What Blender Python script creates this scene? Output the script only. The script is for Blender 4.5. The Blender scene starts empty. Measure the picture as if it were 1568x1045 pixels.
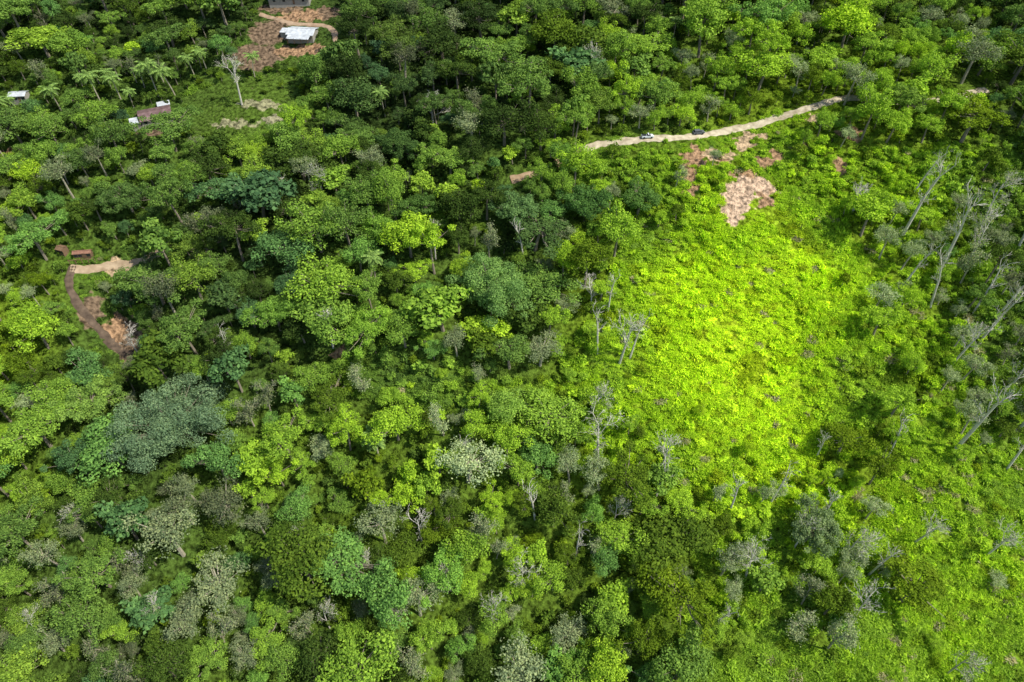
import bpy, math, random
import numpy as np
from mathutils import Vector, Matrix, Quaternion
rng = np.random.default_rng(7)
random.seed(7)
R = math.radians
scene = bpy.context.scene

# ------------------------------------------------------------------ terrain shape (metres, world XY)
def sm(t):
    t = np.clip(t, 0, 1); return t*t*(3-2*t)
def H(x, y):
    x = np.asarray(x, float); y = np.asarray(y, float)
    t = np.clip((y-62)/168., 0, 1); s = .55*t+.45*sm(t)
    top = 60+17*sm((x+90)/170.)
    h = top*s + 0.13*np.clip(y-230, 0, 160) + (1-sm((x+90)/170.))*12*sm((y-230)/110.)
    h = h - 8*np.exp(-((x-12-0.12*(y-60))/32.)**2)*(1-s)
    h = h - 6*np.exp(-((x+138)/14.)**2-((y-180)/38.)**2)
    h = h + 2.0*np.sin(x/23+1.3)*np.cos(y/19.) + 0.9*np.sin((x+y*0.7)/11.+.5) + 0.3*np.sin((x*0.8-y)/8.3+np.sin(x/17)) + 2.5*np.sin(x/55.+y/70.)
    far = sm((np.hypot(x, y-200)-420)/900.)
    h = h + far*(50*np.sin(x/310.+1)*np.cos(y/270.)+60)
    return h
def fn(x, y, sc, seed):
    # smooth irregular noise, roughly -1..1 : random-direction waves with phase warping
    q = np.random.default_rng(seed); r = np.zeros(len(x)); wx = x+sc*.8*np.sin(y/sc/1.7+seed); wy = y+sc*.8*np.sin(x/sc/1.9+seed*2)
    for i in range(9):
        a = q.uniform(0, 6.283); f = q.uniform(.5, 1.7)/sc; r += np.sin((wx*math.cos(a)+wy*math.sin(a))*f+q.uniform(0, 6.28))
    return r/4.5

# ------------------------------------------------------------------ camera (drone, 24 mm)
CAM_H = 205.0; PITCH = R(46)
cam = bpy.data.cameras.new("Camera"); cam.lens = 24; cam.sensor_width = 36; cam.clip_end = 6000; cam.clip_start = 1
camo = bpy.data.objects.new("Camera", cam); scene.collection.objects.link(camo)
camo.location = (0, 0, CAM_H); camo.rotation_euler = (math.pi/2-PITCH, 0, 0); scene.camera = camo

# ground survey: where on the terrain a feature seen in the photograph stands
_zz = np.arange(60, 1200, 0.5)
def g(u, v):
    a = (u-784)/1045.3; t = (522.5-v)/1045.3
    s, c = math.sin(PITCH), math.cos(PITCH)
    X = _zz*a; Y = _zz*(c+t*s); Z = CAM_H+_zz*(-s+t*c)
    d = Z-H(X, Y)
    k = int(np.argmax(d < 0)); 
    if d[k] >= 0: k = len(_zz)-1
    f = d[k-1]/(d[k-1]-d[k]+1e-9) if k > 0 else 0
    z = _zz[k-1]+0.5*f if k > 0 else _zz[0]
    return np.array([z*a, z*(c+t*s), z])          # x, y, distance along view
def gp(pts): return np.array([g(u, v)[:2] for u, v in pts])
def inpoly(x, y, poly):
    n = len(poly); ins = np.zeros(len(x), bool); j = n-1
    for i in range(n):
        xi, yi = poly[i]; xj, yj = poly[j]
        c = ((yi > y) != (yj > y)) & (x < (xj-xi)*(y-yi)/(yj-yi+1e-12)+xi)
        ins ^= c; j = i
    return ins
def wob(x, y, a=3.):
    return x+a*np.sin(y/5.1+x/9.)+a*.5*np.sin(y/2.3+1), y+a*np.sin(x/4.7+2)+a*.5*np.sin(x/2.1-y/7.)
def inany(x, y, polys, a=2.):
    xx, yy = wob(x, y, a); r = np.zeros(len(x), bool)
    for p in polys: r |= inpoly(xx, yy, p)
    return r
def distline(x, y, pts):
    best = np.full(len(x), 1e9)
    for a, b in zip(pts[:-1], pts[1:]):
        d = b-a; L = (d**2).sum()+1e-9
        t = np.clip(((x-a[0])*d[0]+(y-a[1])*d[1])/L, 0, 1)
        best = np.minimum(best, np.hypot(x-a[0]-t*d[0], y-a[1]-t*d[1]))
    return best

# vegetation brightness field: foliage tone plus cloud shade and sunlit areas painted into colour
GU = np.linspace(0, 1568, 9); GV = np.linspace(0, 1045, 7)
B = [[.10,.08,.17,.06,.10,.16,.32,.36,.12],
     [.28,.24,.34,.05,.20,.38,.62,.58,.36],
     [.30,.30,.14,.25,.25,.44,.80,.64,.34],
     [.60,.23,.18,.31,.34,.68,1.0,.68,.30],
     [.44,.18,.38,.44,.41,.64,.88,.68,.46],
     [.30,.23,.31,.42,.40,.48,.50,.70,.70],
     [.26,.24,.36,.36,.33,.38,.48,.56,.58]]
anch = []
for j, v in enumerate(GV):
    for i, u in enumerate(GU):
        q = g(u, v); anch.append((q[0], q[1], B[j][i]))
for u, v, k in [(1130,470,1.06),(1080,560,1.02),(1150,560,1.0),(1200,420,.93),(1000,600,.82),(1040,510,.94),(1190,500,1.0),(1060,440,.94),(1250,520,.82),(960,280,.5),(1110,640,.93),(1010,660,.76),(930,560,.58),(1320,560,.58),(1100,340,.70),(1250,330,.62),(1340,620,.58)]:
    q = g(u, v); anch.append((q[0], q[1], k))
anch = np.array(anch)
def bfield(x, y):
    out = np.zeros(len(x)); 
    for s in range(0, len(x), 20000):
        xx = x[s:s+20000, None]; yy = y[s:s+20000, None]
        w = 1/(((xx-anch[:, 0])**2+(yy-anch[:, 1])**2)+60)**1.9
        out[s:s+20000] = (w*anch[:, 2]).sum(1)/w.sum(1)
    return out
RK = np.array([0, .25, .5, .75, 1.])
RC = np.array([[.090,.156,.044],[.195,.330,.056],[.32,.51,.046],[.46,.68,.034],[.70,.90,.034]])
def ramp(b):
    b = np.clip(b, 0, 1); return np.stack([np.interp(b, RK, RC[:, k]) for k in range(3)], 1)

# ------------------------------------------------------------------ regions
road_main = gp([(782,276),(800,270),(828,262),(862,245),(893,231),(910,222),(940,218),(991,213),(1040,211),(1075,207),(1110,201),(1150,193),(1168,188),(1205,176),(1250,163),(1268,156),(1310,150),(1380,156),(1440,155),(1475,147),(1510,137)])
road_hidden = road_main[15:19]
road_left = gp([(108,412),(135,412),(165,409),(205,403),(240,389),(268,377)])
road_gully = gp([(112,408),(106,435),(118,465),(148,500),(172,528),(205,548)])
path_top = gp([(470,38),(498,40),(512,50),(514,66),(522,84)])
path_top2 = gp([(398,22),(425,30),(445,36),(470,38)])
open_polys = [gp(p) for p in [
    [(975,350),(1060,328),(1180,300),(1290,305),(1335,400),(1330,480),(1375,560),(1370,640),(1290,700),(1180,725),(1050,725),(975,690),(915,640),(900,570),(935,500),(950,420)],
    [(1320,700),(1400,630),(1500,690),(1700,730),(1760,1130),(1300,1130),(1030,1100),(1040,1000),(1240,970),(1360,910),(1365,790)],
]]
slope_poly = [gp([(860,262),(893,236),(1060,210),(1160,195),(1265,205),(1300,235),(1450,225),(1590,205),(1640,330),(1500,360),(1340,330),(1180,300),(1060,335),(960,345),(925,310)])]
semi_poly = [gp([(520,520),(700,560),(860,600),(890,670),(760,660),(600,630),(500,590)]), gp([(900,470),(975,350),(1000,350),(960,440),(935,520),(930,600),(975,670),(1060,700),(1050,760),(940,720),(870,640),(860,560)])]
right_poly = [gp([(1330,330),(1500,360),(1640,330),(1640,700),(1500,700),(1400,630),(1345,470)]), gp([(1070,735),(1300,720),(1370,800),(1360,930),(1230,970),(1050,960)])]
grey_poly = [gp([(-100,760),(250,740),(560,760),(1050,700),(1050,1100),(-150,1100)])]
clear_polys = [gp(p) for p in [
    [(285,145),(360,118),(450,112),(460,150),(438,210),(330,220),(276,202)],
    [(195,165),(284,158),(292,192),(266,226),(200,224)],
    [(368,74),(392,20),(410,-30),(515,-30),(532,30),(530,98),(430,108),(376,106)],
    [(88,382),(130,376),(262,364),(272,382),(240,408),(205,422),(110,428)],
    [(92,405),(135,410),(205,515),(225,548),(185,560),(140,530),(95,470)],
    [(8,135),(58,135),(60,172),(8,172)],
    [(778,268),(832,254),(838,264),(800,290),(776,294)],
    [(885,232),(900,220),(1060,202),(1160,185),(1270,153),(1278,180),(1215,204),(1160,236),(1000,243),(890,243)],
    [(1440,156),(1500,140),(1510,160),(1445,180)],
    [(1105,265),(1190,262),(1185,350),(1105,350)],
    [(512,526),(534,526),(534,550),(512,550)],
]]
TAN = (.48,.35,.21); PINK = (.56,.40,.27); BRN = (.20,.14,.09); ORG = (.37,.23,.13)
soils = [(1155,285,7.5,4,PINK),(1130,302,5,5.5,PINK),(1122,322,3.6,5,PINK),(1140,266,5,1.8,ORG),(1172,303,2.4,4.6,ORG),(1068,238,2.8,5,ORG),(1056,268,2.5,10,ORG),(1092,236,8,2.4,TAN),(1110,252,4,1.6,ORG),(1140,222,3.4,3.4,TAN),(1170,250,3,3.4,ORG),(1192,243,2.4,4.4,ORG),(1225,225,5,1.6,(.26,.2,.1)),(1285,257,2.2,5,ORG),(1155,209,5,2.,TAN),(1245,182,2,2,TAN),
         (392,88,10,8,BRN),(412,50,8,8,BRN),(455,78,12,3.4,ORG),(470,24,12,4,ORG),(235,203,6,2,BRN),(430,12,10,4,BRN),(500,20,5,5,BRN),
         (120,225,4,3,BRN),(185,505,5,5,ORG),(203,530,5,5,BRN),(140,475,3,6,BRN),(518,540,2,3,ORG),(180,408,5,2.2,TAN),(400,160,9,2.4,(.29,.28,.15)),(355,190,9,2.,(.29,.28,.15)),(420,185,4,2.4,(.30,.28,.17)),(10,238,5,3,ORG),(1300,205,4,3,ORG)]
soilw = [(g(u, v)[:2], rx, ry, c) for u, v, rx, ry, c in soils]
def soil_mask(x, y):
    m = np.zeros(len(x)); col = np.zeros((len(x), 3)); col[:] = BRN
    xx = x+1.1*np.sin(y*1.1+x*.3)+.7*np.sin(y*2.3+1); yy = y+1.1*np.sin(x*.9+y*.5)+.6*np.sin(x*2.7)
    for c, rx, ry, k in soilw:
        d = np.sqrt(((xx-c[0])/rx)**2+((yy-c[1])/ry)**2)
        w = np.clip(1.6-d*1.05, 0, 1)
        up = w > m; col[up] = k; m = np.maximum(m, w)
    return m, col
roads = [(road_main[:3], 1.7), (road_main[2:5], -1.), (road_main[4:16], 1.8), (road_main[18:], 1.9), (road_hidden, -2.), (road_left, 1.4), (road_gully, 1.6), (path_top, 1.3), (path_top2, 1.2)]

# ------------------------------------------------------------------ material helpers
def mat_new(name):
    m = bpy.data.materials.new(name); m.use_nodes = True
    nt = m.node_tree; nt.nodes.clear()
    return m, nt, nt.nodes.new("ShaderNodeOutputMaterial")
def simple(name, col, rough=.7, var=.25, scale=3., metallic=0, col2=None):
    m, nt, out = mat_new(name); N = nt.nodes; L = nt.links
    b = N.new("ShaderNodeBsdfPrincipled"); b.inputs["Roughness"].default_value = rough; b.inputs["Metallic"].default_value = metallic
    tc = N.new("ShaderNodeTexCoord"); nz = N.new("ShaderNodeTexNoise"); nz.inputs["Scale"].default_value = scale; nz.inputs["Detail"].default_value = 5
    L.new(tc.outputs["Object"], nz.inputs["Vector"])
    cr = N.new("ShaderNodeValToRGB"); cr.color_ramp.elements[0].position = .3; cr.color_ramp.elements[1].position = .7
    c2 = col2 or tuple(c*(1+var) for c in col)
    cr.color_ramp.elements[0].color = (*[c*(1-var) for c in col], 1); cr.color_ramp.elements[1].color = (*c2, 1)
    L.new(nz.outputs["Fac"], cr.inputs["Fac"]); L.new(cr.outputs["Color"], b.inputs["Base Color"]); L.new(b.outputs[0], out.inputs[0])
    return m
def bark_mat(name, col):
    m, nt, out = mat_new(name); d = nt.nodes.new("ShaderNodeBsdfDiffuse")
    geo = nt.nodes.new("ShaderNodeNewGeometry"); nz = nt.nodes.new("ShaderNodeTexNoise"); nz.inputs["Scale"].default_value = 1.2; nz.inputs["Detail"].default_value = 2
    nt.links.new(geo.outputs["Position"], nz.inputs["Vector"]); mx = nt.nodes.new("ShaderNodeMixRGB"); mx.inputs[1].default_value = (*[c*.65 for c in col], 1); mx.inputs[2].default_value = (*[c*1.3 for c in col], 1)
    nt.links.new(nz.outputs["Fac"], mx.inputs[0]); nt.links.new(mx.outputs[0], d.inputs[0]); nt.links.new(d.outputs[0], out.inputs[0]); return m
def leaf_mat(name, tint=None, transl=.3):
    m, nt, out = mat_new(name); N = nt.nodes; L = nt.links
    if tint is None:
        a = N.new("ShaderNodeAttribute"); a.attribute_type = 'INSTANCER'; a.attribute_name = "tint"; src = a.outputs["Color"]
    else:
        a = N.new("ShaderNodeRGB"); a.outputs[0].default_value = (*tint, 1); src = a.outputs[0]
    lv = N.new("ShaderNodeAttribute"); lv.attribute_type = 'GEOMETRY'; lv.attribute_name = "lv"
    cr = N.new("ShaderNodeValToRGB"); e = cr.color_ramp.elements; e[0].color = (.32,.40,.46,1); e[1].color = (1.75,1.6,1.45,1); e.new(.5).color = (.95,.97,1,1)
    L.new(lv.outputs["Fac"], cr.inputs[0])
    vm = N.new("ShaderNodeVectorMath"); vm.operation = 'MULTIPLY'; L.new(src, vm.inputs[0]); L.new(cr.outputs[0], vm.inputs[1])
    d = N.new("ShaderNodeBsdfDiffuse"); t = N.new("ShaderNodeBsdfTranslucent")
    tw = N.new("ShaderNodeVectorMath"); tw.operation = 'MULTIPLY'; tw.inputs[1].default_value = (1.1, 1.15, .6)
    L.new(vm.outputs[0], d.inputs[0]); L.new(vm.outputs[0], tw.inputs[0]); L.new(tw.outputs[0], t.inputs[0])
    m1 = N.new("ShaderNodeMixShader"); m1.inputs[0].default_value = transl; L.new(d.outputs[0], m1.inputs[1]); L.new(t.outputs[0], m1.inputs[2])
    L.new(m1.outputs[0], out.inputs[0]); return m
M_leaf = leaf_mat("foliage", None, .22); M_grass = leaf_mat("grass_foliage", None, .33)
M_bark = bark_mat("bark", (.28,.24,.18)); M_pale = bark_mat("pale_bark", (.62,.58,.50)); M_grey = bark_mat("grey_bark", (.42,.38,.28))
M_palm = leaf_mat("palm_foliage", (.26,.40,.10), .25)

# ------------------------------------------------------------------ geometry buffers
class Buf:
    def __init__(s): s.v = []; s.f = []; s.m = []; s.lv = []; s.n = 0
    def tube(s, pts, rad, sides=5, mi=0):
        pts = [np.array(p, float) for p in pts]; base = s.n
        for i, p in enumerate(pts):
            d = pts[min(i+1, len(pts)-1)]-pts[max(i-1, 0)]; d = d/(np.linalg.norm(d)+1e-9)
            a = np.cross(d, [0, 0, 1.]) if abs(d[2]) < .95 else np.cross(d, [1., 0, 0]); a /= np.linalg.norm(a); b = np.cross(d, a)
            for k in range(sides):
                an = 2*math.pi*k/sides; s.v.append(tuple(p+rad[i]*(a*math.cos(an)+b*math.sin(an))))
        for i in range(len(pts)-1):
            for k in range(sides):
                k2 = (k+1) % sides
                s.f.append((base+i*sides+k, base+i*sides+k2, base+(i+1)*sides+k2, base+(i+1)*sides+k)); s.m.append(mi); s.lv.append(.5)
        s.n += len(pts)*sides
    def leaves(s, P, Nn, Ln, W, mi=1, T=None, lv=None):
        n = len(P)
        Nn = Nn/(np.linalg.norm(Nn, axis=1, keepdims=True)+1e-9)
        if T is None: T = rng.normal(size=(n, 3))
        T = T-(T*Nn).sum(1, keepdims=True)*Nn; T /= np.linalg.norm(T, axis=1, keepdims=True)+1e-9
        Bt = np.cross(Nn, T); Ln = np.broadcast_to(Ln, (n,))[:, None]; W = np.broadcast_to(W, (n,))[:, None]
        V = np.stack([P-T*Ln*.5, P+Bt*W*.5-T*Ln*.05-Nn*W*.12, P+T*Ln*.5-Nn*Ln*.12, P-Bt*W*.5-T*Ln*.05-Nn*W*.12], 1).reshape(-1, 3)
        s.v.extend(map(tuple, V)); b = s.n
        s.f.extend([(b+4*i, b+4*i+1, b+4*i+2, b+4*i+3) for i in range(n)]); s.m.extend([mi]*n)
        s.lv.extend(list(rng.random(n) if lv is None else np.clip(lv, 0, 1))); s.n += 4*n
    def mesh(s, name, mats):
        me = bpy.data.meshes.new(name); me.from_pydata(s.v, [], s.f)
        for m in mats: me.materials.append(m)
        me.polygons.foreach_set("material_index", np.array(s.m, dtype=np.int32))
        a = me.attributes.new("lv", 'FLOAT', 'FACE'); a.data.foreach_set("value", np.array(s.lv, dtype=np.float32))
        me.update(); return me

def unit(n, up=0.):
    d = rng.normal(size=(n, 3)); d[:, 2] += up; return d/np.linalg.norm(d, axis=1, keepdims=True)
def broadleaf(name, Rc, hgt, flat=.55, nl=22, leaves=4500, ls=.42, lobe=(.24,.4), mats=None, airy=0., trunk=.22, mess=.6):
    b = Buf(); cz = hgt-Rc*flat
    lean = rng.normal(size=2)*.3
    tp = [(0, 0, -1.5), (lean[0]*.3, lean[1]*.3, cz*.4), (lean[0], lean[1], cz*.9)]
    b.tube(tp, [trunk*1.5, trunk*1.1, trunk*.75], 6)
    C = []; ga = 2.399963; ph = rng.random()*6; e2 = rng.uniform(.7, 1.)
    for i in range(nl):
        fz = 1-(i+.5)/nl*1.15; fz = max(fz, -.12)
        r = math.sqrt(max(0, 1-fz*fz)); an = ph+ga*i+rng.normal()*.35
        k = rng.uniform(.42, .98)*(1+.24*math.sin(an*2+ph)+.14*math.sin(an*3))
        C.append((Rc*k*r*math.cos(an), e2*Rc*k*r*math.sin(an), cz+Rc*flat*k*fz+rng.normal()*.2*Rc*flat, rng.uniform(*lobe)*Rc))
    tot = sum(c[3]**2 for c in C); P = []; Nn = []; LV = []
    for c in C:
        c0 = np.array(c[:3]); n = int(leaves*c[3]**2/tot)
        mid = np.array([c0[0]*.45, c0[1]*.45, (cz*.85+c0[2])*.5-.2])
        b.tube([tp[2], mid, c0*np.array([.95,.95,1])], [trunk*.5, trunk*.32, trunk*.12], 4)
        d = unit(n, .35)
        w = 1+.2*np.sin(d[:, 0]*6+c[0]*3)*np.sin(d[:, 1]*6+c[1]*3)+.14*np.sin(d[:, 2]*9+c[2])
        rr = c[3]*w*(rng.uniform(.72, 1.08, n) if not airy else rng.uniform(.2, 1.15, n))
        P.append(c0+d*rr[:, None]*np.array([1,1,.72])); Nn.append(d+rng.normal(size=(n, 3))*mess+np.array([0,0,.25]))
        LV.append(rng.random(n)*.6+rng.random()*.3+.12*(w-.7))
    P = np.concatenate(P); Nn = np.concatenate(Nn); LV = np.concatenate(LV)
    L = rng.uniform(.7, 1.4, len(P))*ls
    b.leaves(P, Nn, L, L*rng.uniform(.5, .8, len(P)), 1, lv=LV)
    return b.mesh(name, mats or [M_bark, M_leaf])

def grow(b, p, d, L, r, depth, tips, kids=3, mi=0, up=.25):
    pts = [p]; n = 3; q = p.copy(); dd = d.copy()
    for i in range(n):
        dd = dd+rng.normal(size=3)*.07+np.array([0, 0, up*.15]); dd /= np.linalg.norm(dd)
        q = q+dd*L/n; pts.append(q.copy())
    rads = [r*(1-.45*i/n) for i in range(n+1)]; b.tube(pts, rads, 5 if depth > 2 else 3, mi)
    tips.append(pts[-1]); tips.append(pts[2])
    if depth == 0: return
    for k in range(kids+(1 if depth > 2 else 0)):
        i = random.choice([1, 2, 3, 3]); a = rng.normal(size=3); a -= a.dot(dd)*dd; a /= np.linalg.norm(a)
        sp = rng.uniform(.4, .8); nd = dd*(1-sp*.3)+a*sp; nd[2] += up*.5; nd /= np.linalg.norm(nd)
        grow(b, pts[i].copy(), nd, L*rng.uniform(.5, .75), max(r*.5, .03), depth-1, tips, kids, mi, up)
def bare(name, hgt, spread=.9, leafy=0, mat=None, clear=.45, r=.2, dep=4, ls=.32):
    mat = mat or M_pale
    b = Buf(); tips = []
    d = np.array([rng.normal()*.05, rng.normal()*.05, 1.]); d /= np.linalg.norm(d)
    p0 = np.array([0, 0, -1.]); p1 = p0+d*hgt*clear; b.tube([p0, p1], [r*1.3, r*.95], 7, 0)
    grow(b, p1, d, hgt*.28, r*.85, dep, tips, 3, 0, .3*(1.3-spread))
    for k in range(3):
        a = rng.normal(size=3); a[2] = .9; a /= np.linalg.norm(a); grow(b, p1*(.8+.1*k), a, hgt*.17*spread, r*.4, dep-1, tips, 3, 0, .3)
    if leafy:
        t = np.array(tips); t = t[rng.integers(0, len(t), leafy)]+rng.normal(size=(leafy, 3))*.45
        b.leaves(t, unit(leafy, .3), ls, ls*.65, 1)
    return b.mesh(name, [mat, M_leaf])
def palm(name, hgt, FL=3.6, nf=18):
    b = Buf(); lean = rng.normal(size=2)*.5
    pts = [(lean[0]*t*t, lean[1]*t*t, -1+(hgt+1)*t) for t in (0,.33,.66,1)]; b.tube(pts, [.24,.18,.15,.15], 7, 0)
    top = np.array(pts[-1])
    for f in range(nf):
        an = f*2.4+rng.normal()*.15; el = .95-1.25*f/nf; L = FL*rng.uniform(.85, 1.1)
        h = np.array([math.cos(an), math.sin(an), 0]); spine = []; p = top.copy(); e = el
        for i in range(9):
            spine.append(p.copy()); p = p+(h*math.cos(e)+np.array([0,0,math.sin(e)]))*L/8; e -= .19
        b.tube(spine, [.05]*9, 3, 1)
        side = np.array([-math.sin(an), math.cos(an), 0]); P = []; T = []; Nn = []; LL = []
        for i in range(1, 9):
            for k in range(3):
                q = spine[i-1]+(spine[i]-spine[i-1])*(k/3); w = math.sin(min(1, (i+k/3)/8.5)*math.pi*.93+.12)
                for sg in (-1, 1):
                    t = side*sg+h*.45+np.array([0,0,-.35]); t /= np.linalg.norm(t); ln = .3+.6*max(w, .1)
                    P.append(q+t*ln*.5); T.append(t); Nn.append(np.cross(t, h)*sg*-1+np.array([0,0,.3])); LL.append(ln)
        b.leaves(np.array(P), np.array(Nn), np.array(LL), .17, 1, T=np.array(T))
    return b.mesh(name, [M_grey, M_palm])
def tuft(name, rad, n, L, W, hz=1.2):
    b = Buf(); P = []; T = []; Nn = []
    for i in range(n):
        r = rad*math.sqrt(random.random())*rng.uniform(.7, 1.25); a = random.random()*6.283; an = random.random()*6.283
        el = rng.uniform(.1, 1.2); h = np.array([math.cos(an), math.sin(an), 0])
        t = h*math.cos(el)+np.array([0,0,math.sin(el)])
        z = hz*rng.uniform(.25, 1.)*(1-.3*(r/rad)**2)
        P.append((r*math.cos(a), r*math.sin(a), z)); T.append(t); Nn.append(-h*math.sin(el)+np.array([0,0,math.cos(el)])+rng.normal(size=3)*.3)
    l = rng.uniform(.6, 1.3, n)*L
    b.leaves(np.array(P), np.array(Nn), l, l*W, 0, T=np.array(T), lv=.15+.65*rng.random(n))
    return b.mesh(name, [M_grass])

def proto(coll, items):
    c = bpy.data.collections.new(coll)
    for i, me in enumerate(items):
        o = bpy.data.objects.new("%s_%02d" % (coll, i), me); c.objects.link(o)
    return c
canopy = []
for i in range(7): canopy.append(broadleaf("canopy%d" % i, 4.5, rng.uniform(8.5, 11), rng.uniform(.5, .85), int(rng.integers(16, 48)), 5000, rng.uniform(.30, .40), (.16,.36)))
for i in range(3): canopy.append(broadleaf("umbrella%d" % i, 5.2, rng.uniform(9, 11), .34, 42, 5000, .33, (.13,.23)))
for i in range(3): canopy.append(broadleaf("airy%d" % i, 4.2, rng.uniform(9, 11), .7, 26, 2900, .28, (.2,.34), [M_grey, M_leaf], airy=1, mess=1.))
for i in range(2): canopy.append(broadleaf("bigleaf%d" % i, 4., 9.5, .6, 16, 1500, .72, (.24,.40)))
for i in range(2): canopy.append(bare("twiggy%d" % i, 11, 1., 1500, M_grey, ls=.36))
C_can = proto("canopy_tree", canopy)
shr = [broadleaf("shrub%d" % i, 1.8, 2.6+.5*i, .7, 9+i, 800, .36, (.35,.55), trunk=.06) for i in range(4)]
shr += [broadleaf("shrubl%d" % i, 1.7, 2.4, .7, 7, 400, .62, (.35,.6), trunk=.06) for i in range(2)]
C_shr = proto("shrub", shr)
tf = [tuft("tuft0", 2.0, 320, .72, .26, .95), tuft("tuft1", 2.0, 220, 1.0, .22, 1.0), tuft("tuft2", 1.9, 350, .5, .5, .7), tuft("tuft3", 1.4, 90, 1.5, .28, 1.6)]
C_tuf = proto("tuft", tf)

def scatter(name, coll, x, y, rot, scl, idx, tint, dz=0.):
    n = len(x); me = bpy.data.meshes.new(name); me.vertices.add(n)
    me.vertices.foreach_set("co", np.stack([x, y, H(x, y)+dz], 1).astype(np.float32).ravel())
    a = me.attributes.new("rot", 'FLOAT_VECTOR', 'POINT'); a.data.foreach_set("vector", rot.astype(np.float32).ravel())
    a = me.attributes.new("scl", 'FLOAT_VECTOR', 'POINT'); a.data.foreach_set("vector", scl.astype(np.float32).ravel())
    a = me.attributes.new("idx", 'INT', 'POINT'); a.data.foreach_set("value", idx.astype(np.int32))
    a = me.attributes.new("tint", 'FLOAT_COLOR', 'POINT'); a.data.foreach_set("color", np.concatenate([tint, np.ones((n, 1))], 1).astype(np.float32).ravel())
    o = bpy.data.objects.new(name, me); scene.collection.objects.link(o)
    ng = bpy.data.node_groups.new(name+"_gn", 'GeometryNodeTree')
    ng.interface.new_socket("Geometry", in_out='INPUT', socket_type='NodeSocketGeometry'); ng.interface.new_socket("Geometry", in_out='OUTPUT', socket_type='NodeSocketGeometry')
    N = ng.nodes; L = ng.links; gi = N.new("NodeGroupInput"); go = N.new("NodeGroupOutput")
    ip = N.new("GeometryNodeInstanceOnPoints"); ci = N.new("GeometryNodeCollectionInfo")
    ci.inputs["Collection"].default_value = coll; ci.inputs["Separate Children"].default_value = True; ci.inputs["Reset Children"].default_value = True
    def na(nm, t):
        q = N.new("GeometryNodeInputNamedAttribute"); q.data_type = t; q.inputs["Name"].default_value = nm; return [s for s in q.outputs if s.enabled][0]
    L.new(gi.outputs[0], ip.inputs["Points"]); L.new(ci.outputs[0], ip.inputs["Instance"]); ip.inputs["Pick Instance"].default_value = True
    L.new(na("idx", 'INT'), ip.inputs["Instance Index"]); L.new(na("rot", 'FLOAT_VECTOR'), ip.inputs["Rotation"]); L.new(na("scl", 'FLOAT_VECTOR'), ip.inputs["Scale"])
    L.new(ip.outputs[0], go.inputs[0])
    md = o.modifiers.new("scatter", 'NODES'); md.node_group = ng
    return o

def in_view_zone(x, y):
    dep = y*math.cos(PITCH)+(CAM_H-H(x, y))*math.sin(PITCH)
    return np.abs(x) < .75*dep*1.12+14

heroes = [(280,675,17.5,18,(.22,.33,.165)),(757,468,14.5,15,(.25,.42,.11)),(895,338,10,12,(.13,.26,.06)),(205,328,9,11,(.14,.24,.06)),(615,250,10,12,(.11,.20,.05)),(430,505,9,12,(.22,.39,.06)),(975,332,8,11,(.15,.28,.06)),(790,350,9,12,(.18,.31,.10)),(150,640,10,12,(.30,.46,.09)),(1230,830,9,13,(.24,.33,.13)),
          (858,270,6.5,11,(.20,.36,.06)),(800,165,9,12,(.30,.48,.06)),(912,150,8,14,(.17,.28,.07)),(1370,185,8,12,(.24,.38,.06)),(1320,172,6,9,(.28,.46,.05)),(570,525,9,12,(.30,.50,.06)),(590,375,9,11,(.24,.42,.06)),(775,640,7,10,(.32,.50,.08)),(640,345,8,11,(.13,.24,.05))]
hw = [(g(u, v), r, h, c) for u, v, r, h, c in heroes]
palm_pos = [(155,158,1.4),(185,152,1.4),(243,148,1.5),(268,146,1.4),(205,165,1.1),(18,196,1.3),(30,186,1.2),(580,700,1.6),(575,432,1.2),(300,122,1.2),(1030,62,1.3),(8,208,1.1),(95,172,1.3),(130,142,1.1),(590,178,1.2),(318,112,1.2),(222,135,1.2),(505,120,1.2),(390,118,1.1),(170,135,1.1)]
pw = [g(u, v) for u, v, s in palm_pos]

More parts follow.
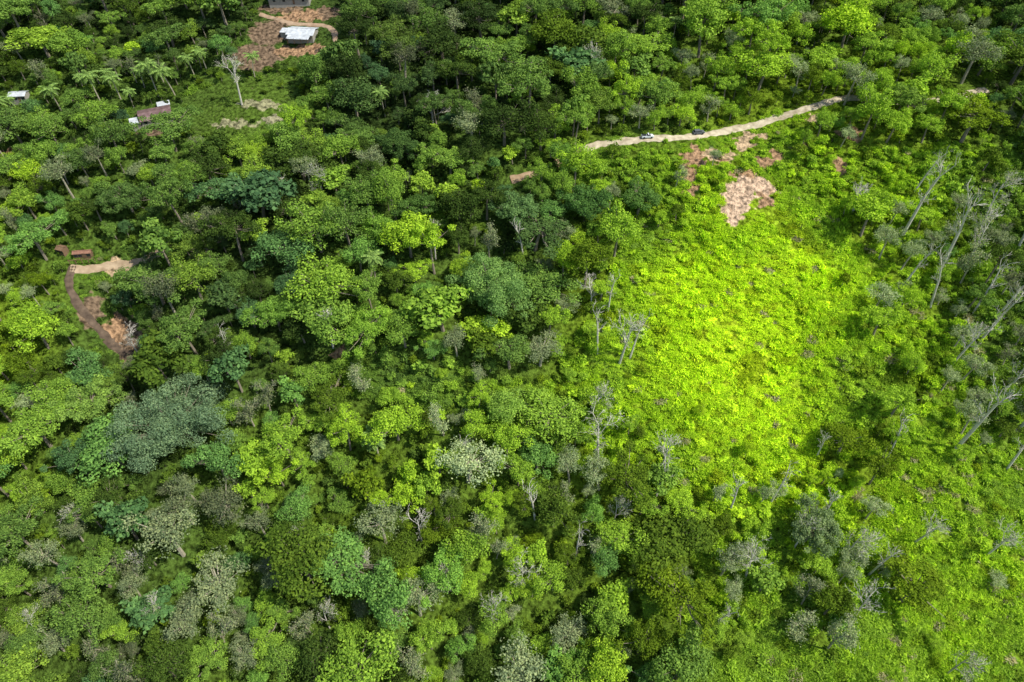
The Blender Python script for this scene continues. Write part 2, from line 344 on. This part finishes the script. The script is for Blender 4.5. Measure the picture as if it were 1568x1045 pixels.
def darts(n, rfun, y0=22, y1=430, xm=300, tight=.5):
    x = rng.uniform(-xm, xm, n); y = rng.uniform(y0, y1, n); k = in_view_zone(x, y); x = x[k]; y = y[k]
    r = rfun(x, y); k = r > 0; x = x[k]; y = y[k]; r = r[k]
    cell = 12.5; grid = {}; keep = []
    for i in range(len(x)):
        cx = int(x[i]//cell); cy = int(y[i]//cell); ok = True
        for a in (-1, 0, 1):
            for c in (-1, 0, 1):
                for j in grid.get((cx+a, cy+c), ()):
                    m = tight*(r[i]+r[j])
                    if (x[i]-x[j])**2+(y[i]-y[j])**2 < m*m: ok = False; break
                if not ok: break
            if not ok: break
        if ok: grid.setdefault((cx, cy), []).append(i); keep.append(i)
    keep = np.array(keep); return x[keep], y[keep], r[keep]
def canopy_r(x, y):
    r = rng.choice([3.4, 4.8, 6.6, 8.8, 12.5], len(x), p=[.15,.21,.25,.23,.16])
    op = inany(x, y, open_polys, 4); sl = inany(x, y, slope_poly, 2); se = inany(x, y, semi_poly, 3); rt = inany(x, y, right_poly, 2)
    # crowns overhang: keep whole crowns out of the open ground and its downhill verge
    cl = inany(x, y, clear_polys, .5)
    for dx, dy in ((.5, 0), (-.5, 0), (0, .5), (0, -.4)): cl |= inany(x+r*dx, y+r*dy, clear_polys, .5)
    cl |= inany(x, y+r*.55+2., clear_polys, .5)
    core = bfield(x, y) > .72
    u = rng.random(len(x))
    r = np.where(op & (u > np.where(core, .002, .006)), -1, r); r = np.where(sl & (u > .03), -1, r); r = np.where(se & (u > .08), -1, r)
    r = np.where((op | sl | se) & (r > 0), rng.choice([2.6, 3.4, 4.6], len(x)), r)
    r = np.where(rt & (r > 0), np.where(u < .12, np.minimum(r, 6.2), -1), r)
    r = np.where(core & (r > 3), np.where(u < .3, 2.6, -1), r)
    r = np.where(cl, -1, r)
    for q, R0, h, c in hw: r = np.where(np.hypot(x-q[0], y-q[1]) < R0*.92, -1, r)
    for q in pw: r = np.where(np.hypot(x-q[0], y-q[1]+2.5) < 6.5, -1, r)
    for rd, w in roads: r = np.where(distline(x, y, rd) < w+2.2, -1, r)
    return r
x, y, r = darts(36000, canopy_r, tight=.455); n = len(x)
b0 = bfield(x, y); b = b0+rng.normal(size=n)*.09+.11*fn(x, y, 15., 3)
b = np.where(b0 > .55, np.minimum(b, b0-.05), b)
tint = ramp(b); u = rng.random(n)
pg = np.where(inany(x, y, right_poly, 2), .6, np.where(inany(x, y, grey_poly, 2), .24, .13))
gry = u < pg; v = rng.random(n)
tea = ~gry & (v < .11) & (b < .5); yel = ~gry & (v > .13) & (v < .28) & (b < .5); drk = ~gry & (v > .28) & (v < .49)
lum = tint.mean(1, keepdims=True)
tint[gry] = (lum*np.array([1.2,1.46,.68]))[gry]; tint[tea] = tint[tea]*np.array([.8,.93,1.25])+np.array([0,0,.010]); tint[yel] = tint[yel]*np.array([1.42,1.3,.9]); tint[drk] *= .44
tint = tint*np.minimum(1, .62/tint.max(1, keepdims=True))
idx = np.where(gry, rng.choice([10,11,12,10,11,12,15,16], n), np.where(yel, rng.choice([0,1,2,3,13,14], n), rng.choice([0,1,2,3,4,5,6,7,8,9,13], n)))
s = r/6.1*rng.uniform(.95, 1.15, n); s = np.where(idx >= 15, np.clip(s, .8, 1.3), s)
scatter("forest_canopy", C_can, x, y, np.stack([rng.normal(size=n)*.06, rng.normal(size=n)*.06, rng.random(n)*6.283], 1),
        np.stack([s*1.08, s*1.08, np.clip(s, .6, 1.5)*rng.uniform(.7, 1.3, n)], 1), idx, tint, -.3)
cov = np.zeros((240, 330), bool)
for xi, yi, ri in zip(x, y, r):
    a0, a1 = int((xi-ri*.4+330)//2), int((xi+ri*.4+330)//2); b0_, b1_ = int((yi-ri*.4)//2), int((yi+ri*.4)//2); cov[max(b0_,0):b1_+1, max(a0,0):a1+1] = True

def shrub_r(x, y):
    r = rng.choice([2.4, 3.0, 3.8], len(x))
    op = inany(x, y, open_polys, 4); u = rng.random(len(x))
    cl = inany(x, y, clear_polys, .8); m, _ = soil_mask(x, y)
    patch = fn(x, y, 8., 11); bb = bfield(x, y)
    r = np.where(op & (u > np.where(patch > .35, np.where(bb > .74, .04, .32), .02)), -1, r); r = np.where(cl & (u > .3), -1, r); r = np.where(m > .2, -1, r)
    cc = cov[np.clip((y//2).astype(int), 0, 239), np.clip(((x+330)//2).astype(int), 0, 329)]; r = np.where(cc, -1, r)
    for k in (0, 2): r = np.where(inpoly(x, y, clear_polys[k]) & (u > .06), -1, r)
    for rd, w in roads:
        r = np.where((distline(x, y, rd) < w+.8), -1, r); r = np.where(distline(x, y+3, rd) < w+1.2, -1, r)
    return r
x, y, r = darts(60000, shrub_r); n = len(x)
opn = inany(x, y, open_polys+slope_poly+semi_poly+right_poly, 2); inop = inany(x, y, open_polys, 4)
b = bfield(x, y)+np.where(opn, .02, .0)+rng.normal(size=n)*np.where(inop, .07, .09)-np.where(inop, .05, 0); tint = ramp(b)*np.where(opn, 1., .56)[:, None]; u = rng.random(n); tint[u < .16] *= .5  # shrubs under forest tinted darker: shade of the gaps put into their colour
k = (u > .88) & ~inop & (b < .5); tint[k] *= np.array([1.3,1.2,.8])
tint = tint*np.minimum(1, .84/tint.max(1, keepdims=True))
sc = r/3.2*rng.uniform(.7, 1.3, n)
sc = np.where(inany(x, y, clear_polys, .5), sc*.6, sc); sc = np.where(inop, sc*rng.uniform(.5, 1.05, n), sc); sz = sc*rng.uniform(.8,1.2,n)*np.where(inop, .7, 1)
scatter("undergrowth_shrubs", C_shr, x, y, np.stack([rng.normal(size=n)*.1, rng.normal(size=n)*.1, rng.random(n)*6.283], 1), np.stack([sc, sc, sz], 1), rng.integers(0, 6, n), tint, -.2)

N0 = 105000
x = rng.uniform(-300, 300, N0); y = rng.uniform(22, 420, N0); k = in_view_zone(x, y); x = x[k]; y = y[k]
op = inany(x, y, open_polys, 4); ot = inany(x, y, slope_poly+semi_poly+clear_polys+right_poly, 1.5); u = rng.random(len(x))
keep = op | (ot & (u < .6))
m, _ = soil_mask(x, y); keep &= m < .42
for rd, w in roads: keep &= (distline(x, y, rd) > w+.4)
x = x[keep]; y = y[keep]; n = len(x)
pn = .08*fn(x, y, 14., 5)+.07*fn(x, y, 4., 6)
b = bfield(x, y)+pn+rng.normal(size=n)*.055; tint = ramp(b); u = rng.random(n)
tint[u < .02] = np.array([.46,.44,.22]); tint[(u > .06) & (u < .13)] *= .6
dk = fn(x, y, 7., 21) > .85; tint[dk] *= .7
sc = rng.uniform(.65, 1.25, n); sc = np.where(inany(x, y, clear_polys, 0.), sc*.6, sc)
for k in (0, 2): 
    ik = inpoly(x, y, clear_polys[k]); sc = np.where(ik, sc*.5, sc); tint[ik] = tint[ik]*.5+np.array([.12,.15,.05])
hs = 1+.4*np.clip(fn(x, y, 5., 8), -1, 1)
scatter("meadow_grass", C_tuf, x, y, np.stack([rng.normal(size=n)*.14, rng.normal(size=n)*.14, rng.random(n)*6.283], 1), np.stack([sc, sc, sc*hs*rng.uniform(.6,1.4,n)], 1), rng.choice([0,0,1,1,2,3], n), tint, -.2)

# ------------------------------------------------------------------ terrain sheet
def axis(lo, hi, step, far, k=1.18):
    c = list(np.arange(lo, hi+.1, step)); s = step; v = hi
    while v < far: s *= k; v += s; c.append(v)
    s = step; v = lo
    while v > -far: s *= k; v -= s; c.insert(0, v)
    return np.array(c)
ax = axis(-280, 280, 1.2, 3500); ay = axis(20, 380, 1.2, 3500)
X, Y = np.meshgrid(ax, ay); xf = X.ravel(); yf = Y.ravel(); zf = H(xf, yf)
msk, scol = soil_mask(xf, yf)
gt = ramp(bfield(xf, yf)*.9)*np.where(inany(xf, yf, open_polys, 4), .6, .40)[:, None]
me = bpy.data.meshes.new("terrain"); nx, ny = len(ax), len(ay)
ii = np.arange(nx*ny).reshape(ny, nx); F = np.stack([ii[:-1, :-1], ii[:-1, 1:], ii[1:, 1:], ii[1:, :-1]], -1).reshape(-1, 4)
pale = np.clip((scol.sum(1)-.6)*2, 0, 1)
rough = msk*(.45*np.sin(xf*1.3+np.sin(yf))*np.sin(yf*1.1+xf*.6)+rng.normal(size=len(xf))*.34*pale)
me.from_pydata(np.stack([xf, yf, zf+rough], 1).tolist(), [], F.tolist())
me.polygons.foreach_set("use_smooth", np.ones(len(F), bool))
a = me.attributes.new("soil", 'FLOAT_COLOR', 'POINT'); a.data.foreach_set("color", np.concatenate([scol, msk[:, None]], 1).astype(np.float32).ravel())
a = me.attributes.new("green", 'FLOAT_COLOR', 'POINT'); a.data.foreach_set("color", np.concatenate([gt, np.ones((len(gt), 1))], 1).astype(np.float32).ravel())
m, nt, out = mat_new("ground"); N = nt.nodes; L = nt.links
A1 = N.new("ShaderNodeAttribute"); A1.attribute_name = "soil"; A2 = N.new("ShaderNodeAttribute"); A2.attribute_name = "green"
geo = N.new("ShaderNodeNewGeometry")
n1 = N.new("ShaderNodeTexNoise"); n1.inputs["Scale"].default_value = .7; n1.inputs["Detail"].default_value = 8; L.new(geo.outputs["Position"], n1.inputs["Vector"])
n2 = N.new("ShaderNodeTexNoise"); n2.inputs["Scale"].default_value = .35; n2.inputs["Detail"].default_value = 8; L.new(geo.outputs["Position"], n2.inputs["Vector"])
mr = N.new("ShaderNodeMapRange"); mr.inputs[1].default_value = .34; mr.inputs[2].default_value = .64; mr.inputs[3].default_value = .3; mr.inputs[4].default_value = 1.35; L.new(n1.outputs["Fac"], mr.inputs[0])
v1 = N.new("ShaderNodeVectorMath"); v1.operation = 'SCALE'; L.new(A1.outputs["Color"], v1.inputs[0]); L.new(mr.outputs[0], v1.inputs["Scale"])
v2 = N.new("ShaderNodeVectorMath"); v2.operation = 'SCALE'; L.new(A2.outputs["Color"], v2.inputs[0]); L.new(mr.outputs[0], v2.inputs["Scale"])
ad = N.new("ShaderNodeMath"); ad.operation = 'ADD'; L.new(A1.outputs["Alpha"], ad.inputs[0]); L.new(n2.outputs["Fac"], ad.inputs[1])
m3 = N.new("ShaderNodeMapRange"); m3.inputs[1].default_value = .85; m3.inputs[2].default_value = 1.05; L.new(ad.outputs[0], m3.inputs[0])
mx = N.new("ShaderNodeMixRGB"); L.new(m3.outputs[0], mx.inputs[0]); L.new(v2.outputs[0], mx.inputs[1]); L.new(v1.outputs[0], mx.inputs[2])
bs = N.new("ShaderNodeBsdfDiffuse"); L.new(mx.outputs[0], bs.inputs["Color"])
bp = N.new("ShaderNodeBump"); bp.inputs["Distance"].default_value = 1.2; bp.inputs["Strength"].default_value = 1.; L.new(n1.outputs["Fac"], bp.inputs["Height"]); L.new(bp.outputs[0], bs.inputs["Normal"])
L.new(bs.outputs[0], out.inputs[0]); me.materials.append(m)
scene.collection.objects.link(bpy.data.objects.new("terrain", me))

# ------------------------------------------------------------------ roads
def road(name, pts, w, col, col2):
    P = [Vector((p[0], p[1])) for p in pts]; C = []
    for i in range(len(P)-1):
        p0 = P[max(i-1, 0)]; p1 = P[i]; p2 = P[i+1]; p3 = P[min(i+2, len(P)-1)]; k = max(2, int((p2-p1).length/1.0))
        for j in range(k):
            t = j/k; C.append(.5*((2*p1)+(p2-p0)*t+(2*p0-5*p1+4*p2-p3)*t*t+(3*p1-p0-3*p2+p3)*t**3))
    C.append(P[-1]); V = []; F = []; K = 7
    for i, c in enumerate(C):
        d = (C[min(i+1, len(C)-1)]-C[max(i-1, 0)]); d.normalize(); nn = Vector((-d.y, d.x))
        wl = w*(1+.16*math.sin(i*.5)+.12*math.sin(i*1.7)+random.uniform(-.1,.1)); wr = w*(1+.16*math.sin(i*.43+2)+.12*math.sin(i*1.3)+random.uniform(-.1,.1))
        for k in range(K):
            f = k/(K-1)*2-1; q = c+nn*(f*(wl if f < 0 else wr)); z = float(H(q.x, q.y))
            zz = z+.30 - (.36 if abs(f) > .99 else 0) - (.06 if abs(abs(f)-.33) < .05 else 0)
            V.append((q.x, q.y, zz))
        if i:
            for k in range(K-1): a = (i-1)*K+k; F.append((a, a+1, a+1+K, a+K))
    me = bpy.data.meshes.new(name); me.from_pydata(V, [], F); me.materials.append(simple(name+"_soil", col, .95, .3, .5, col2=col2))
    me.polygons.foreach_set("use_smooth", [True]*len(F)); o = bpy.data.objects.new(name, me); scene.collection.objects.link(o)
road("dirt_road", road_main[4:], 1.9, (.48,.39,.25), (.68,.59,.42))
road("dirt_road", road_main[:5], 1.7, (.42,.27,.15), (.48,.34,.21))
road("dirt_road", road_left, 1.6, (.42,.30,.18), (.50,.38,.25))
road("dirt_track", road_gully, 1.5, (.09,.06,.04), (.17,.12,.08))
road("dirt_path", path_top, 1.3, (.40,.26,.16), (.48,.34,.22))
road("dirt_path", path_top2, 1.2, (.40,.27,.17), (.48,.34,.22))

# ------------------------------------------------------------------ individually placed trees
def put(name, me, u, v, scale=1., rz=None, tilt=0.):
    q = g(u, v); o = bpy.data.objects.new(name, me); scene.collection.objects.link(o)
    o.location = (q[0], q[1], float(H(q[0], q[1]))); o.scale = (scale,)*3 if not isinstance(scale, tuple) else scale
    o.rotation_euler = (rng.normal()*.05+tilt, rng.normal()*.05, rng.random()*6.28 if rz is None else rz); return o
for (q, R0, h, c), (u, v, *_r) in zip(hw, heroes):
    me = broadleaf("hero_crown", R0, h, .42 if R0 < 12 else .5, int(40+R0*6), int(R0*R0*180), .44, (.09,.20) if R0 > 7 else (.14,.28), [M_bark, leaf_mat("hero_foliage", c)], trunk=.4 if R0 > 7 else .25)
    put("rainforest_tree", me, u, v, 1.)
M_leaf_b = M_leaf
sp_leaf = leaf_mat("sparse_foliage", (.30,.38,.16))
M_leaf = sp_leaf
bares = [bare("bare_a", 12, .8, 0, r=.2), bare("bare_b", 13, .6, 260, M_pale, .55, r=.2), bare("bare_c", 11, 1.2, 0, M_pale, .3, .24), bare("bare_d", 12, .8, 600, M_pale, .4, ls=.28, r=.16), bare("bare_e", 13, .6, 60, M_pale, .62, .19, dep=3)]
M_leaf = M_leaf_b
for u, v, h, k in [(948,556,72,1),(964,548,60,4),(930,478,58,4),(915,542,58,4),(1378,365,95,4),(1440,415,100,4),(1482,400,80,3),(1510,330,66,3),(1305,325,62,2),(1463,688,112,4),(1500,522,80,4),(1552,662,95,1),(1540,600,84,3),
                   (916,717,80,1),(1118,782,60,4),(1140,888,68,1),(1290,858,80,3),(820,797,66,4),(667,397,56,3),(510,532,62,4),(213,543,50,0),(663,188,55,2),(497,305,56,3),(470,852,60,3),(645,828,60,0),(1003,765,66,4),(803,402,52,4),
                   (1297,962,74,1),(1450,1032,70,3),(612,952,64,3),(60,968,56,3),(262,942,56,3),(505,962,56,3),(690,905,60,3),(1215,840,66,3),(800,905,62,1),(570,880,56,3),(385,330,50,3),(430,320,50,3),(915,640,60,3),(915,130,56,3),(1530,480,72,4),(1490,480,66,4),(370,160,52,1),(230,870,56,3),(940,800,56,3),(130,800,56,3),
                   (1560,380,76,4),(1395,300,55,4),(1180,770,60,4),(1330,880,66,4),(1540,720,75,4),(720,720,50,4),(350,560,48,4),(1425,470,70,4),
                   (1010,720,60,1),(1255,800,60,4),(1360,700,58,4),(1400,830,55,1),(1090,960,60,4),(880,860,60,4),(750,960,60,1),(1380,440,60,4),(1455,560,66,1),(905,470,50,0),(1250,700,45,4),(1510,850,60,1)]:
    q = g(u, v); hm = h*q[2]/1045/.78; put("bare_tree", bares[k], u, v, hm/11.5)
palms = [palm("palm_a", 8), palm("palm_b", 6.5, 3.2), palm("palm_c", 9, 3.8, 22)]
for i, (u, v, s) in enumerate(palm_pos): put("palm_tree", palms[i % 3], u, v, s)

# ------------------------------------------------------------------ buildings
def obj(name, V, F, mat, parent=None):
    me = bpy.data.meshes.new(name); me.from_pydata(V, [], F); me.materials.append(mat); o = bpy.data.objects.new(name, me); scene.collection.objects.link(o)
    if parent: o.parent = parent
    return o
def box(name, c, s, mat, parent):
    x, y, z = c; a, b_, d = s[0]/2, s[1]/2, s[2]/2
    V = [(x+i*a, y+j*b_, z+k*d) for i in (-1,1) for j in (-1,1) for k in (-1,1)]
    return obj(name, V, [(0,1,3,2),(4,6,7,5),(0,4,5,1),(2,3,7,6),(0,2,6,4),(1,5,7,3)], mat, parent)
M_white = simple("white_metal", (.55,.58,.60), .5, .25, .6); M_rust = simple("rusty_roof", (.15,.075,.07), .6, .35, .5, col2=(.27,.18,.17))
M_wall = simple("painted_wall", (.34,.32,.28), .8, .1, 1.); M_dark = simple("window_glass", (.03,.035,.04), .15, .2, 1.); M_tile = simple("terracotta_roof", (.28,.14,.09), .8, .25, 1.5); M_wood = simple("timber", (.2,.12,.07), .8, .25, 2.)
M_blue = simple("blue_paint", (.12,.35,.45), .6, .15, 1.)
def roof(name, W, D, z, rise, mat, parent, ox=0, oy=0, mono=False):
    n = max(6, int(W/.5)); V = []; F = []
    ys = [(-D/2, 0), (0, rise), (D/2, 0)] if not mono else [(-D/2, 0), (D/2, rise)]
    K = len(ys)
    for i in range(n*2+1):
        x = -W/2+W*i/(n*2)
        for yy, zz in ys: V.append((ox+x, oy+yy, z+zz+(.05 if i % 2 else 0)))
    m = len(V); V += [(a, b_, c-.1) for a, b_, c in V]
    for i in range(n*2):
        for k in range(K-1):
            a = i*K+k; F.append((a, a+K, a+K+1, a+1)); F.append((m+a, m+a+1, m+a+K+1, m+a+K))
    return obj(name, V, F, mat, parent)
def house(name, u, v, W, D, hz, rise, rz, roofm, extra=None, wallm=None):
    q = g(u, v); e = bpy.data.objects.new(name, None); scene.collection.objects.link(e); e.location = (q[0], q[1], float(H(q[0], q[1]))+.5); e.rotation_euler = (0, 0, rz)
    w = W*.92; d = D*.86
    V = [(-w/2,-d/2,-3),(w/2,-d/2,-3),(w/2,d/2,-3),(-w/2,d/2,-3),(-w/2,-d/2,hz),(w/2,-d/2,hz),(w/2,d/2,hz),(-w/2,d/2,hz),(-w/2,0,hz+rise*.85),(w/2,0,hz+rise*.85)]
    obj("walls", V, [(0,1,5,4),(2,3,7,6),(1,2,6,9,5),(3,0,4,8,7)], wallm or M_wall, e)
    roof("roof", W, D, hz-.02, rise, roofm, e)
    box("ridge_cap", (0, 0, hz+rise+.06), (W, .35, .08), roofm, e)
    for i, xx in enumerate((-.36, -.12, .36)): box("window_%d" % (i+1), (w*xx, -d/2-.03, hz*.55), (1.2, .06, 1.), M_dark, e)
    box("door", (w*.12, -d/2-.03, 1.05), (.95, .06, 2.1), M_wood, e)
    if extra: extra(e, W, D, hz)
    return e
def ex1(e, W, D, hz):
    roof("annex_roof", 4.2, 4.5, hz-.6, .5, M_white, e, -W/2-1.6, -2.2, True); box("annex_walls", (-W/2-1.6, -2.2, .4-.3), (3.6, 3.8, 3.), M_wall, e)
    roof("rear_roof", 5, 3.4, hz+.1, .35, M_white, e, W/2-2.2, D/2+1.6, True); box("rear_walls", (W/2-2.2, D/2+1.6, .4), (4.4, 3.0, 3.4), M_wall, e)
def ex2(e, W, D, hz):
    roof("porch_roof", W*.8, 3.2, hz-.5, .45, M_white, e, 0, -D/2-1.5, True)
    for i in range(4): box("porch_post_%d" % (i+1), (-W*.36+W*.24*i, -D/2-2.9, .9), (.18,.18,hz), M_wood, e)
    roof("wing_roof", 4.5, 4.2, hz-.7, .4, M_white, e, -W/2-1.9, 1.2, True); box("wing_walls", (-W/2-1.9, 1.2, .0), (4., 3.6, 3.2), M_wall, e)
house("farmhouse", 241, 184, 12.5, 10.5, 2.4, 1.3, .45, M_rust, ex1)
house("white_house", 465, 58, 12.5, 9, 2.4, 1.2, -.12, M_white, ex2)
house("white_building", 446, 4, 20, 9, 3.0, 1.5, .03, M_white, lambda e, W, D, hz: box("blue_trim", (0, -D/2+.2, hz*.85), (W*.93, .3, .5), M_blue, e))
house("small_shed", 33, 154, 7., 5, 2.4, .8, .1, M_white)
def ex5(e, W, D, hz):
    for i in range(5): box("fence_post_%d" % (i+1), (-W/2-1+i*2.2, -D/2-2.0, .2), (.2,.2,2.), M_wood, e)
    box("fence_rail", (-W/2+3.4, -D/2-2.0, .9), (8.8, .1, .16), M_tile, e)
house("roadside_shelter", 130, 394, 6.5, 2.4, 1.9, .6, .12, M_tile, ex5, M_wood)
house("roadside_hut", 98, 388, 3.2, 3., 2.0, .6, -.3, M_wood, None, M_wood)

# ------------------------------------------------------------------ cars
def car(name, u, v, rz, paint, pickup=False):
    q = g(u, v); e = bpy.data.objects.new(name, None); scene.collection.objects.link(e)
    e.location = (q[0], q[1], float(H(q[0], q[1]))+.32); e.rotation_euler = (0, 0, rz)
    pm = simple(name+"_paint", paint, .3, .05, 1.); tyre = simple("tyre", (.02,.02,.02), .9, .1, 2.)
    def prof(nm, pr, w0, w1, mat):
        n = len(pr); zs = [p[1] for p in pr]; z0, z1 = min(zs), max(zs)
        ws = [w0+(w1-w0)*(p[1]-z0)/(z1-z0) for p in pr]
        V = [(p[0], -w, p[1]) for p, w in zip(pr, ws)]+[(p[0], w, p[1]) for p, w in zip(pr, ws)]
        F = [tuple(range(n)), tuple(range(2*n-1, n-1, -1))]+[(i, i+n, (i+1) % n+n, (i+1) % n) for i in range(n)]
        o = obj(nm, V, F, mat, e); bm = o.modifiers.new("bevel", 'BEVEL'); bm.width = .05; bm.segments = 2; return o
    prof("body", [(-2.25,.35),(-2.3,.75),(-2.2,1.0),(.95,1.02),(1.9,.9),(2.25,.72),(2.25,.35)], .9, .86, pm)
    back = -.3 if pickup else -2.0
    prof("windows", [(back,1.0),(back+.25,1.5),(.45,1.5),(1.15,1.0)], .84, .68, M_dark)
    prof("roof", [(back+.22,1.48),(back+.27,1.58),(.4,1.58),(.5,1.48)], .70, .66, pm)
    if pickup: box("cargo_bed", (-1.3, 0, 1.04), (1.6, 1.4, .06), M_dark, e)
    for i, (xx, yy) in enumerate([(-1.4,-.82),(-1.4,.82),(1.4,-.82),(1.4,.82)]):
        b = Buf(); b.tube([(xx, yy-.12, .36), (xx, yy+.12, .36)], [.36,.36], 14)
        b.f.append(tuple(range(14))); b.f.append(tuple(range(27, 13, -1))); b.m += [0,0]; b.lv += [0,0]
        o = bpy.data.objects.new("wheel_%d" % (i+1), b.mesh("wheel", [tyre])); scene.collection.objects.link(o); o.parent = e
    for i, yy in enumerate((-.6,.6)): box("headlight_%d" % (i+1), (2.26, yy, .7), (.05,.35,.14), M_white, e)
car("pickup_truck", 991, 212, .08, (.75,.77,.8), True)
car("parked_car", 1069, 206, .2, (.12,.13,.15))

# ------------------------------------------------------------------ light
EL, AZ = R(54), R(106)
S = Vector((math.cos(EL)*math.sin(AZ), math.cos(EL)*math.cos(AZ), math.sin(EL)))
sl = bpy.data.lights.new("sun", 'SUN'); sl.energy = 5.0; sl.angle = R(.53); sl.color = (1, .96, .86)
so = bpy.data.objects.new("sun", sl); scene.collection.objects.link(so); so.rotation_euler = S.to_track_quat('Z', 'Y').to_euler()
w = bpy.data.worlds.new("World"); scene.world = w; w.use_nodes = True; nt = w.node_tree
sk = nt.nodes.new("ShaderNodeTexSky"); sk.sky_type = 'NISHITA'; sk.sun_disc = False; sk.sun_elevation = EL; sk.sun_rotation = AZ
bg = nt.nodes["Background"]; bg.inputs[1].default_value = .14; nt.links.new(sk.outputs[0], bg.inputs[0])
scene.view_settings.view_transform = 'Standard'; scene.view_settings.look = 'None'; scene.view_settings.exposure = 0
